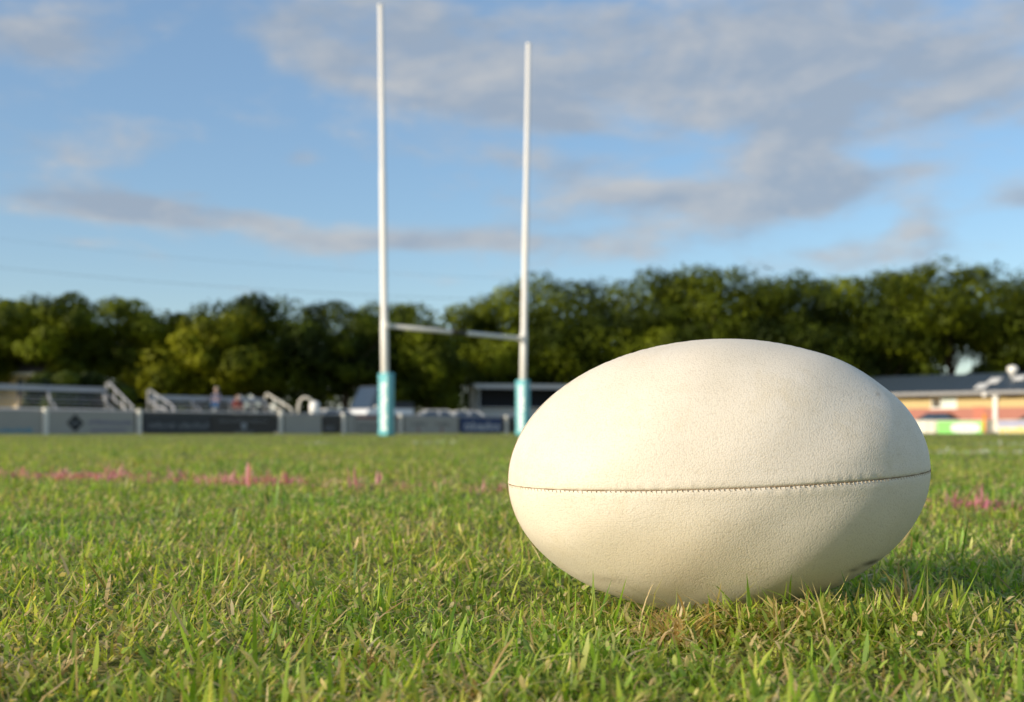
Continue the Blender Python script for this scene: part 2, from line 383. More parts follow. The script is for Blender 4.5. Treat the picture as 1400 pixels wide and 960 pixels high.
def vnoise(x, y, s, seed):
    g = np.random.default_rng(seed).random((64, 64)); u = x*s; v = y*s; i = np.floor(u).astype(int); j = np.floor(v).astype(int); a = u-i; b = v-j
    a = a*a*(3-2*a); b = b*b*(3-2*b); G = lambda p, q: g[p % 64, q % 64]
    return G(i, j)*(1-a)*(1-b)+G(i+1, j)*a*(1-b)+G(i, j+1)*(1-a)*b+G(i+1, j+1)*a*b
grass_m = leaf_material('grass_blade', trans=.48, rough=.45, spec=.30)
def pick(n, pal, wts):
    pal = np.array(pal); return pal[rng.choice(len(pal), n, p=np.array(wts)/sum(wts))]
def trim_ball(V):
    """drop blades that run into the ball"""
    n, m = V.shape[:2]; q = inside_ball(V.reshape(-1, 3), 1.004).reshape(n, m)
    return q.min(1) > 1.0
def sample(N, z0, z1, e=.1):
    u = rng.random(N); y = (z0**e+u*(z1**e-z0**e))**(1/e); x = (rng.random(N)*2-1)*(.58*y+.45); return x, y
def build_grass():
    N = 475000; x, y = sample(N, .30, 62)
    M_ = 2600                                   # blades standing against the ball's underside
    x[:M_] = rng.uniform(.01, .29, M_); y[:M_] = rng.uniform(.645, .715, M_)
    # clumped: pull roots towards tuft centres
    cl = vnoise(x, y, 26, 1)*.6+vnoise(x, y, 9, 2)*.4
    dry = vnoise(x, y, 7, 3)*.55+vnoise(x, y, 19, 4)*.45
    far = np.clip((y-1.2)/10, 0, 1)
    kind = rng.random(N)
    straw = kind < (.12+1.0*np.clip(dry-.47, 0, .4))
    litter = (kind > .76) & ~straw
    grow = (np.maximum(y, .7)/.7)**.42
    L = rng.gamma(5, .0028, N)*(.55+.75*cl)
    longb = rng.random(N) < .05; L = np.where(longb, L*1.8, L)
    L[:M_] *= 1.25; L = np.clip(L, .006, .050)*np.clip(1+.10*np.log(np.maximum(y, .7)/.7), 1, 1.45)
    w = rng.uniform(.0010, .0027, N)*np.where(longb, 1.25, 1)*grow
    az = rng.random(N)*2*np.pi; th0 = np.abs(rng.normal(.72, .48, N)); th1 = th0+rng.normal(.45, .65, N)
    zo = np.zeros(N)
    L = np.where(straw, L*.95, L); w = np.where(straw, w*.75, w)
    flat = straw & (rng.random(N) < .75); th0 = np.where(flat, rng.uniform(.9, 1.5, N), th0); th1 = np.where(flat, th0+rng.normal(.15, .5, N), th1)
    th0 = np.where(litter, rng.uniform(.6, 1.4, N), th0); th1 = np.where(litter, th0+rng.normal(.3, .5, N), th1); L = np.where(litter, L*.6, L); w = np.where(litter, w*1.25, w)
    zo = np.where(flat | litter, rng.random(N)**1.3*.013*np.clip(1.3-y/14, .3, 1), 0)
    green = pick(N, [(.158,.285,.030),(.22,.355,.045),(.30,.42,.060),(.40,.47,.085),(.095,.19,.025),(.235,.34,.10)], [3,4,4,2.2,1.6,1.5])
    tan = pick(N, [(.58,.47,.24),(.68,.57,.33),(.48,.36,.17),(.50,.47,.17),(.36,.24,.11),(.75,.63,.40)], [3,2,2,2,1.2,1])
    lit_c = pick(N, [(.46,.52,.15),(.34,.46,.09),(.66,.56,.32),(.54,.54,.21),(.24,.39,.07)], [2,3,1.5,1.5,3])
    green = np.where(litter[:, None], lit_c, green)
    c = np.where(straw[:, None], tan, green)*rng.uniform(.78, 1.22, (N, 1))
    # patchy sward: lusher or yellower as it grows
    pt = vnoise(x, y, 3.1, 8)[:, None]; c = c*(1+np.where(straw[:, None], 0, 1)*(pt-.5)*np.array([[.5, .12, .1]]))
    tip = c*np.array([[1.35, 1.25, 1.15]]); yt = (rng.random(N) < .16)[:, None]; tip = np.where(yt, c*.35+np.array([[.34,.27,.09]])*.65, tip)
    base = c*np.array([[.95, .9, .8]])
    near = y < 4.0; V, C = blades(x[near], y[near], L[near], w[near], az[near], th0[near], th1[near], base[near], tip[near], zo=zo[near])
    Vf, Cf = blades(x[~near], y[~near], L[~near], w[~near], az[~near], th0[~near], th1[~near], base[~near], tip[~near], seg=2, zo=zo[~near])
    okn = trim_ball(V); ok = np.ones(N, bool); ok[near] = okn
    # keep a shallow worn nest under the ball
    d = LINE_D; nrm = np.array([-d[1], d[0]]); q = (np.stack([x, y], 1)-LINE_P)
    off = q @ nrm; al = q @ d
    pink = (np.abs(off+.06*(vnoise(al, al*0, 6, 21)-.5)) < .14+.04*vnoise(al, al*0, 11, 22)) & (al > -2.5) & (al < 6) & (rng.random(N) < .75*np.clip(vnoise(al, al*0+.3, 7.5, 26)*2.7-.75+.3*np.clip(1-np.abs(al-.3)/.9, 0, 1), 0.25, 1)*np.exp(-(off/.07)**2)*np.where(al < 1.05, 1, np.where(al < 1.9, .3, .75)))
    # the white line farther off, running up to the posts
    wl = (np.abs(y-(11.4-.19*x)) < .24) & (rng.random(N) < .8*np.clip(vnoise(x, x*0+.7, 1.3, 31)*2.6-1.15, 0.0, 1)) & (x > -2.2)
    wl |= (np.abs(y-(6.2-.25*(x-2.4))) < .10) & (x > 2.0) & (x < 5) & (rng.random(N) < .5)
    g = ok & ~pink & ~wl
    parts = [blade_arrays(V[g[near]], C[g[near]], 3), blade_arrays(Vf[g[~near]], Cf[g[~near]], 2)]
    me = np_mesh('grass', np.concatenate([p[0] for p in parts]), np.concatenate([parts[0][2], parts[1][2]+len(parts[0][0])]), np.concatenate([parts[0][3], parts[1][3]+len(parts[0][2])]), np.concatenate([p[1] for p in parts]))
    me.polygons.foreach_set('use_smooth', np.ones(len(me.polygons), bool))
    o = link('grass', me, grass_m)
    tag(o, 'short mown green grass with dry straw blades covering the field', 'grass', kind='stuff')
    # painted blades
    for msk, nm, lab, c0, c1 in ((pink, 'pink_painted_grass', 'strip of grass blades sprayed pink as a line across the turf', (.56,.16,.25), (.80,.40,.46)), (wl, 'white_painted_grass', 'patches of grass blades whitened by line paint far out on the turf', (.55,.55,.50), (.8,.8,.76))):
        i = np.where(ok & msk)[0]
        i = np.concatenate([i, i, i] if nm[0] == 'p' else [i]*4)
        n = len(i); f = rng.random((n, 1)); cc = np.array([c0])*(1-f)+np.array([c1])*f
        k = rng.random(n) < .25
        jx, jy = x[i]+rng.normal(0, .006, n), y[i]+rng.normal(0, .006, n)
        lift = np.where(rng.random(n) < .10, 2.3, 1.25) if nm[0] == 'p' else np.full(n, 1.35)
        V2, C2 = blades(jx, jy, np.clip(L[i]*lift, .012, .075), w[i]*1.3, rng.random(n)*6.28, th0[i]*.9, th1[i]*.9, np.where(k[:, None], cc*.6, cc), cc)
        tag(link(nm, blade_mesh(nm, V2, C2), grass_m), lab, 'grass', kind='stuff')
build_grass()

def ground_point(px, py):
    Y = CAM_H*F/(py-HOR); return (px-700)/F*Y, Y
def dry_tuft(px, py, label, n=26, size=.022, seed=1, flat=.6, pale=1.0, name='dry_grass_tuft'):
    r = np.random.default_rng(seed); X, Y = ground_point(px, py); x = X+r.normal(0, size*.30, n); y = Y+r.normal(0, size*.22, n)
    az = r.random(n)*6.28; th0 = r.uniform(.1, 1.0, n)*flat; th1 = th0+r.uniform(.8, 2.6, n)
    c = np.array([(.58,.44,.24),(.46,.31,.15),(.68,.56,.36),(.36,.24,.11),(.5,.45,.16)])[r.integers(0, 5, n)]*np.minimum(r.uniform(.8, 1.15, (n, 1))*pale, 1.35)
    V, C = blades(x, y, r.uniform(.7, 1.5, n)*size, r.uniform(.0009, .0026, n), az, th0, th1, c*.9, c*1.1, seg=6)
    ok = trim_ball(V); V, C = V[ok], C[ok]
    o = link(name, blade_mesh(name, V, C, 6), grass_m); tag(o, label, 'dry grass', 'withered tufts in the turf')
dry_tuft(925, 874, 'crumpled straw tuft touching the front underside of the ball', 80, .032, 3, .4, 1.4)
dry_tuft(1238, 838, 'curled tan tuft of dead grass at right below the ball end', 70, .032, 5, .45, 1.45)
dry_tuft(512, 905, 'brown withered tuft in the near grass left of the ball', 50, .028, 8, .8, 1.35)
dry_tuft(655, 962, 'pale dry tuft at the bottom edge of the picture', 40, .028, 9, .7, 1.45)
dry_tuft(1160, 850, 'short yellowed tuft under the right half of the ball', 14, .016, 12, 1.0)

# ------------------------------------------------------------------ goal posts
white_paint = mat('white_gloss_paint', (.80, .78, .72), .35, .4, var=.08, vscale=3)
grey_metal = mat('galvanised_steel', (.42, .43, .44), .45, .5, .3, var=.15, vscale=8)
P1 = Vector((-3.44, 30.2, 0)); P2 = Vector((.32, 34.3, 0)); gdir = (P2-P1).normalized(); gang = math.atan2(gdir.y, gdir.x)
def build_goal():
    g = empty('goal_posts', (P1+P2)/2); tag(g, 'tall white H shaped rugby goal with two uprights and crossbar', 'goal posts')
    def loc(p): return Vector(p)-(P1+P2)/2
    for p, lean, top in ((P1, Vector((-.14, 0, 0)), 11.72), (P2, Vector((.19, 0, 0)), 12.1)):
        pts = [loc(p+lean*(z/11.8)+Vector((0, 0, z))) for z in (-.1, 3.2, 3.22, 7.2, 7.22, top)]
        up = MB().tube(pts, [.105, .105, .095, .09, .078, .07], 20).build('upright', white_paint, g, smooth=False)
        for f in up.data.polygons: f.use_smooth = len(f.vertices) == 4
        MB().lathe([(.078, 0), (.078, .03), (.05, .05)], 16, tuple(pts[-1]-Vector((0, 0, .01)))).build('end_cap', white_paint, up)
        MB().lathe([(.125, 0), (.125, .16)], 20, tuple(loc(p+Vector((0, 0, 2.93))))).build('collar', white_paint, up)
    a = loc(P1+gdir*.08+Vector((0, 0, 3.0))); b = loc(P2-gdir*.08+Vector((0, 0, 3.0)))
    cb = MB().tube([a, b], .062, 16).build('crossbar', mat('grey_white_paint', (.82, .80, .75), .4, .4, var=.1, vscale=2), g, smooth=True)
    m = (a+b)/2; MB().tube([m-gdir*.30, m+gdir*.30], .068, 16).build('centre_band', mat('dark_tape', (.035, .03, .025), .7), cb, smooth=True)
build_goal()

def scribble(w, h, seed, weight=.16, slant=0.0, gap=.28, joined=False):
    """letter-like strokes, too far off to be read: x 0..w, z 0..h"""
    r = random.Random(seed); mb = MB(); x = 0; t = h*weight
    while x < w-h*.3:
        cw = h*r.uniform(.42, .72)
        def S(x0, z0, x1, z1):
            d = math.hypot(x1-x0, z1-z0); nx, nz = -(z1-z0)/d*t/2, (x1-x0)/d*t/2
            pts = [(x0+nx, z0+nz), (x0-nx, z0-nz), (x1-nx, z1-nz), (x1+nx, z1+nz)]
            pts = [(px_+slant*pz_, pz_) for px_, pz_ in pts]; k = r.uniform(0, .0006)
            mb.add([(a, k, b) for a, b in pts]+[(a, .004+k, b) for a, b in pts], [(0,1,2,3),(7,6,5,4),(0,4,5,1),(1,5,6,2),(2,6,7,3),(3,7,4,0)])
        hh = h if r.random() < .3 else h*.72
        S(x+t/2, 0, x+t/2, hh)
        k = r.random()
        if k < .35: S(x, hh-t/2, x+cw, hh-t/2); S(x+cw-t/2, 0, x+cw-t/2, hh)
        elif k < .65: S(x, t/2, x+cw, t/2); S(x, hh-t/2, x+cw, hh-t/2); S(x+cw-t/2, 0, x+cw-t/2, hh)
        elif k < .85: S(x, hh/2, x+cw, hh/2); S(x, t/2, x+cw, t/2)
        else: S(x, 0, x+cw, hh)
        if joined: S(x+cw-t, t/2, x+cw+h*gap+t, t/2)
        x += cw+h*gap
    return mb
pad_m = mat('aqua_vinyl', (.16, .46, .50), .4, .45, var=.10, vscale=4, bump=.15, bscale=9)
pad_print = mat('white_vinyl_print', (.82, .84, .82), .45)
def build_pad(p, label, seed, h=1.72):
    e = empty('post_pad', p, gang); tag(e, label, 'post pad', 'padding round the goal posts')
    # goal-line direction is local x; the long sunlit side faces local -x
    body = MB().box(-.13, .13, -.23, .19, .0, h).build('cushion', pad_m, e, .055, 4, True)
    for z in (.06, h-.07): MB()  .box(-.136, .136, -.236, .196, z-.015, z+.015).build('seam_band', mat('aqua_vinyl_dark', (.07, .38, .43), .5), body, .01)
    # word running up the sunlit side
    w = scribble(1.35, .20, seed, .34, gap=.16)
    for i, (x, y, z) in enumerate(w.v): w.v[i] = (-.1335+y*-1, -.12+ (0.20-z)-.06, .16+x)
    w.build('lettering', pad_print, e)
    for k in range(5):
        MB().box(-.137, -.131, .13, .15, .25+k*.3, .28+k*.3).build('eyelet', mat('dark_tape', (0,0,0)), body)
    return e
build_pad(P1, 'aqua pad with white lettering round the nearer left goal post', 4)
build_pad(P2, 'aqua pad round the right goal post, partly behind the ball', 9)

# ------------------------------------------------------------------ fences and boards
def line_pt(c, m, px):
    u = (px-700)/F; Y = c/(1-m*u); return Vector((u*Y, Y, 0))
FL = (70.9, 1.2); FR = (101.1, -.8333)
AL = math.atan2(1.2, 1); AR = math.atan2(-.8333, 1)
fence_steel = mat('grey_pipe', (.36, .37, .38), .5, .4, .2, var=.15)
post_m = mat('cream_timber_post', (.88, .83, .72), .7, .25, var=.2, vscale=5, bump=.2)
def local_s(line, px, px0): return (line_pt(*line, px)-line_pt(*line, px0)).length*(1 if px >= px0 else -1)
def build_fence(line, ang, px0, px1, posts, label, h=1.1, post_w=.22, rail=fence_steel, infill=None):
    o = line_pt(*line, px0); e = empty('field_fence', o, ang); tag(e, label, 'fence', 'fences round the field')
    S = lambda p: local_s(line, p, px0)
    L = S(px1)
    MB().tube([(0, 0, h-.06), (L, 0, h-.06)], .05, 10).build('top_rail', rail, e, smooth=True)
    MB().tube([(0, 0, .10), (L, 0, .10)], .03, 8).build('bottom_rail', rail, e, smooth=True)
    MB().box(0, L, .02, .04, .12, h-.12).build('mesh_infill', infill or mat('dark_fence_mesh', (.10, .10, .095), .8), e)
    for p in posts:
        s = S(p); MB().lathe([(post_w/2, -.2), (post_w/2, h), (post_w*.42, h+.03)], 14, (s, -.14, 0)).build('post', post_m, e)
    return e, S
fl, SL = build_fence(FL, AL, -160, 950, (-80, 60, 188, 381, 467, 545, 690, 800, 900), 'low grey pipe fence with cream posts behind the goal posts')
fr, SR = build_fence(FR, AR, 958, 1560, (1010, 1080, 1170, 1230, 1268, 1353, 1430, 1500), 'sunlit low white rail fence in front of the clubhouse', .92, .09, mat('cream_rail', (.70, .66, .55), .5), mat('cream_rail', (0,0,0)))
def board(line, ang, px0, px1, z0, z1, base, label, deco=None, off=.10, th=.03):
    """an advertising board hung on the field side of a fence"""
    p = line_pt(*line, px0); n = Vector((math.sin(ang), -math.cos(ang), 0)); W = local_s(line, px1, px0)
    e = empty('advertising_board', p+n*off, ang); tag(e, label, 'sign board', 'advertising boards on the fence')
    MB().box(0, W, 0, th, z0, z1).build('panel', base, e, .006)
    if deco: deco(e, W, z0, z1)
    return e
def words_on(e, x, z, w, h, m, seed, name='lettering', **k):
    o = scribble(w, h, seed, **k).build(name, m, e); o.location = (x, -.006, z); return o
c_grey = mat('weathered_white_board', (.38, .355, .31), .55, var=.12, vscale=1.2)
c_dark = mat('charcoal_board', (.045, .045, .048), .5, var=.25, vscale=1.5)
c_navy = mat('navy_board', (.025, .05, .14), .5, var=.15)
c_brown = mat('brown_black_board', (.05, .042, .036), .5, var=.25)
p_teal = mat('teal_print', (.05, .28, .38)); p_purple = mat('slate_purple_print', (.13, .12, .22)); p_pale = mat('pale_grey_print', (.30, .31, .32)); p_black = mat('black_print', (.03, .03, .03)); p_red = mat('dark_red_print', (.22, .05, .05)); p_white = mat('white_print', (.75, .75, .74))
p_yellow = mat('yellow_print', (.72, .55, .06)); p_green = mat('lime_board', (.20, .62, .12), .5, var=.1); p_lav = mat('lavender_print', (.30, .30, .48))
def deco_a(e, W, z0, z1): words_on(e, .3, z0+.10, W-.9, .20, p_teal, 2, weight=.2)
def deco_b(e, W, z0, z1):
    r = .40; zc = (z0+z1)/2
    MB().add([(W*.30-r, -.008, zc), (W*.30, -.008, zc-r), (W*.30+r, -.008, zc), (W*.30, -.008, zc+r)]+[(W*.30-r, -.002, zc), (W*.30, -.002, zc-r), (W*.30+r, -.002, zc), (W*.30, -.002, zc+r)],
             [(0,1,2,3),(0,4,5,1),(1,5,6,2),(2,6,7,3),(3,7,4,0)]).build('diamond_emblem', p_black, e)
    o = words_on(e, W*.30-.22, zc-.05, .46, .1, p_pale, 8, 'emblem_lettering'); o.location.y = -.014
    words_on(e, W*.45, z0+.46, W*.52, .19, p_purple, 5, weight=.22); words_on(e, W*.48, z0+.14, W*.42, .17, p_purple, 6, weight=.2)
board(FL, AL, -150, 62, -.03, 1.0, c_grey, 'faded white board with teal lettering at the far left of the fence', deco_a)
board(FL, AL, 64, 183, -.03, 1.0, c_grey, 'faded white board with black diamond emblem on the fence', deco_b)
def deco_c(e, W, z0, z1): words_on(e, W*.08, z0+.32, W*.36, .24, p_pale, 12, weight=.12, slant=.2); words_on(e, W*.52, z0+.32, W*.42, .24, p_pale, 13, weight=.12, slant=.2)
def deco_d(e, W, z0, z1):
    MB().lathe([(.17, 0), (.17, .006)], 20, (W*.5, -.008, z0+.42), 'y').build('round_emblem', p_pale, e); words_on(e, W*.36, z0+.08, W*.3, .10, p_pale, 15); words_on(e, W*.12, z0+.62, W*.76, .10, p_pale, 16, weight=.12)
board(FL, AL, 194, 286, -.03, .88, c_dark, 'charcoal board with two grey words beside the first cream post', deco_c)
board(FL, AL, 287, 374, -.03, .88, c_brown, 'brown black board with pale round emblem below the small bleacher', deco_d)
board(FL, AL, 387, 438, -.03, .98, c_grey, 'blank grey white board right of the second cream post')
board(FL, AL, 440, 462, -.03, .86, c_brown, 'small dark board just left of the third cream post', lambda e, W, z0, z1: words_on(e, .12, z0+.2, W-.3, .3, p_pale, 18, weight=.1))
board(FL, AL, 472, 484, -.03, .98, c_grey, 'narrow blank white board right of the third cream post')
def deco_e(e, W, z0, z1):
    MB().box(.03, W-.03, -.008, 0, z1-.17, z1-.03).build('red_band', p_red, e); words_on(e, .15, z0+.42, W-.3, .22, p_black, 21, weight=.2); words_on(e, .15, z0+.10, W-.3, .2, p_black, 22, weight=.2)
board(FL, AL, 485, 541, -.03, .98, c_grey, 'white board with red top band behind the left goal pad', deco_e)
def deco_f(e, W, z0, z1):
    for k, s in ((.25, 31), (.68, 32)):
        words_on(e, W*k-.5, z0+.50, 1.2, .17, p_black, s, weight=.16); MB().lathe([(.10, 0), (.10, .006)], 16, (W*k, -.008, z0+.25), 'y').build('red_mark', p_red, e)
board(FL, AL, 551, 625, -.03, .98, c_grey, 'long pale board with two small red marks between the goal pads', deco_f)
board(FL, AL, 628, 684, -.03, .96, c_navy, 'navy blue board with white script lettering near the right goal pad', lambda e, W, z0, z1: words_on(e, W*.08, z0+.26, W*.86, .42, p_white, 41, weight=.10, slant=.3, joined=True, gap=.1))
board(FL, AL, 696, 780, -.03, .86, c_brown, 'dark board behind the right goal pad and the ball')
def deco_g(e, W, z0, z1): MB().lathe([(.55, 0), (.55, .006)], 24, (W*.5, -.008, (z0+z1)/2), 'y').build('round_emblem', p_white, e)
board(FR, AR, 1236, 1279, -.03, .80, mat('cream_board', (.66, .63, .52), .5, var=.08), 'cream board with white emblem half hidden by the ball end')
def deco_h(e, W, z0, z1):
    m = MB(); n = 28; c = (W*.58, (z0+z1)/2-.02); rx, rz = W*.30, .33
    pts = [(c[0]+rx*math.copysign(abs(math.cos(a))**.6, math.cos(a)), c[1]+rz*math.copysign(abs(math.sin(a))**.8, math.sin(a))) for a in [2*math.pi*i/n for i in range(n)]]
    m.prism(pts, -.010, -.002).build('white_oval', p_white, e); words_on(e, c[0]-rx*.7, c[1]-.13, rx*1.4, .26, p_green, 51, weight=.12).location.y = -.016
board(FR, AR, 1282, 1349, -.03, .80, p_green, 'lime green board with large white oval on the sunlit fence', deco_h)
def deco_i(e, W, z0, z1): MB().box(.02, W-.02, -.010, -.002, z1-.28, z1-.02).build('lavender_band', p_lav, e); words_on(e, .15, z0+.06, W-.3, .42, p_yellow, 55, weight=.26, gap=.18)
board(FR, AR, 1364, 1450, -.03, .80, mat('stone_white_board', (.55, .55, .52), .5), 'board with yellow lettering under a lavender band at the right edge', deco_i)
p = line_pt(*FR, 1349.5)-Vector((.35, .45, 0)); e = empty('marker_post', p); tag(e, 'orange marker post beside the lime green board', 'marker post')
MB().tube([(0,0,-.1),(0,0,1.22)], .11, 14).build('post', mat('orange_foam', (.80, .30, .03), .6), e, smooth=True); MB().lathe([(.112, 0), (.09, .06), (.03, .09)], 14, (0, 0, 1.2)).build('cap', mat('orange_foam', (0,0,0)), e)
MB().box(-.13, .13, -.13, .13, 0, .06).build('foot', grey_metal, e, .01)
p = line_pt(102.5, -.8333, 1361); e = empty('veranda_post', p, AR); tag(e, 'tall white post standing before the clubhouse wall', 'post')
MB().box(-.13, .13, -.13, .13, -.1, 2.45).build('shaft', white_paint, e, .02); MB().box(-.2, .2, -.2, .2, 2.45, 2.56).build('cap', white_paint, e, .02); MB().box(-.2, .2, -.2, .2, 0, .12).build('foot', white_paint, e, .02)

# ------------------------------------------------------------------ clubhouse
CH = (114.0, -.8333)
def build_club():
    px0 = 1170; o = line_pt(*CH, px0); e = empty('clubhouse', o, AR); S = lambda p: local_s(CH, p, px0)
    tag(e, 'long low clubhouse with yellow over red walls and slate blue roof', 'building')
    W = 34.0; D = 9.0
    yel = mat('yellow_render', (.60, .46, .225), .8, .2, var=.08, vscale=2); red = mat('salmon_red_render', (.44, .19, .145), .8, .2, var=.08, vscale=2)
    MB().box(0, W, 0, D, 0, 1.93).build('lower_wall', red, e)
    w0, w1 = S(1273), S(1308)
    MB().box(0, w0, .01, D, 1.93, 2.95).box(w1, W, .01, D, 1.93, 2.95).box(w0, w1, .01, D, 2.86, 2.95).box(w0, w1, 1.0, D, 1.93, 2.9).build('upper_wall', yel, e)
    win = MB().box(w0, w1, -.02, .06, 1.93, 2.0).box(w0, w1, -.02, .06, 2.8, 2.87).box(w0, w0+.07, -.02, .06, 2.0, 2.8).box(w1-.07, w1, -.02, .06, 2.0, 2.8).box((w0+w1)/2-.25, (w0+w1)/2-.17, -.02, .06, 2.0, 2.8).build('window', white_paint, e)
    xm = (w0+w1)/2-.21
    MB().box(w0+.07, xm-.04, .03, .05, 2.0, 2.8).build('pane', mat('dark_glass', (.03, .04, .05), .1, .6), win)
    MB().box(xm+.04, w1-.07, .03, .05, 2.0, 2.8).build('pane', mat('pale_blind', (.58, .66, .58), .4), win)
    MB().box(w0-.08, w1+.08, -.09, .0, 1.86, 1.925).build('sill', white_paint, win, .01)
    for p in (1420, 1455):
        s = S(p); f = MB().box(s, s+1.3, -.02, .05, 2.0, 2.8).build('window', white_paint, e); MB().box(s+.08, s+1.22, -.03, -.02, 2.07, 2.73).build('pane', mat('dark_glass', (0,0,0)), f)
    roof_m = mat('slate_blue_steel', (.046, .068, .09), .5, .4, .1, var=.12, vscale=2)
    rf = MB().prism([(-.9, 3.12), (D/2, 4.75), (D+.9, 3.12), (D+.9, 2.98), (-.9, 2.98)], 0, W+2).build('roof', roof_m, e)
    for v in rf.data.vertices: v.co = (v.co.y-1.0, v.co.x, v.co.z)
    sl = math.atan2(1.63, D/2+.9)
    for k in range(46):
        x = -.9+k*.77; MB().bar((x, -.88, 3.13+.02), (x, D/2-.05, 4.75), .05, .04).build('roof_rib', roof_m, rf)
    MB().box(-1.05, W+1.05, -1.06, -.905, 2.90, 3.17).build('gutter', mat('pale_gutter', (.26, .255, .25), .5), e, .02)
    MB().box(-1, W+1, -.905, 0, 2.952, 2.978).build('soffit', mat('grey_soffit', (.3, .3, .29)), e)
    def on_roof(px, frac):
        s = S(px); return (s, -.9+(D/2+.9)*frac, 3.12+1.63*frac)
    a = on_roof(1366, .80); v = MB().lathe([(.20, -.2), (.20, .22), (.34, .30), (.42, .50), (.34, .72), (.10, .82)], 18, a).build('roof_ventilator', mat('bright_aluminium', (.82, .80, .74), .35, .5, .1), e, smooth=True)
    for (px, f0, f1) in ((1340, .12, .36), (1349, .40, .66), (1381, .52, .74)):
        x, y, z = on_roof(px, f0); x2, y2, z2 = on_roof(px, f1)
        MB().bar((x, y, z+.08), (x, y2, z2+.08), .8, .05).build('roof_glint', mat('glint_white', (.80, .78, .72), .4), rf)  # white strips put in as glints on the roof steel
    s = S(1353); MB().lathe([(.05, 0), (.16, -.06), (.22, -.2), (.16, -.34), (.04, -.4)], 16, (s, -1.18, 3.05)).build('eave_lamp', mat('opal_white', (.8, .77, .7), .4), e, smooth=True)
    for p in (1255, 1376):
        s = S(p); MB().box(s, s+.9, -.14, 0, 2.66, 2.82).build('awning_box', mat('brown_trim', (.18, .10, .05)), e, .02)
    d = S(1330); dr = MB().box(d, d+.95, -.025, .0, 0, 2.0).build('door', mat('salmon_door', (.50, .16, .10), .6), e); MB().box(d+.8, d+.86, -.07, -.025, .95, 1.1).build('handle', grey_metal, dr)
build_club()

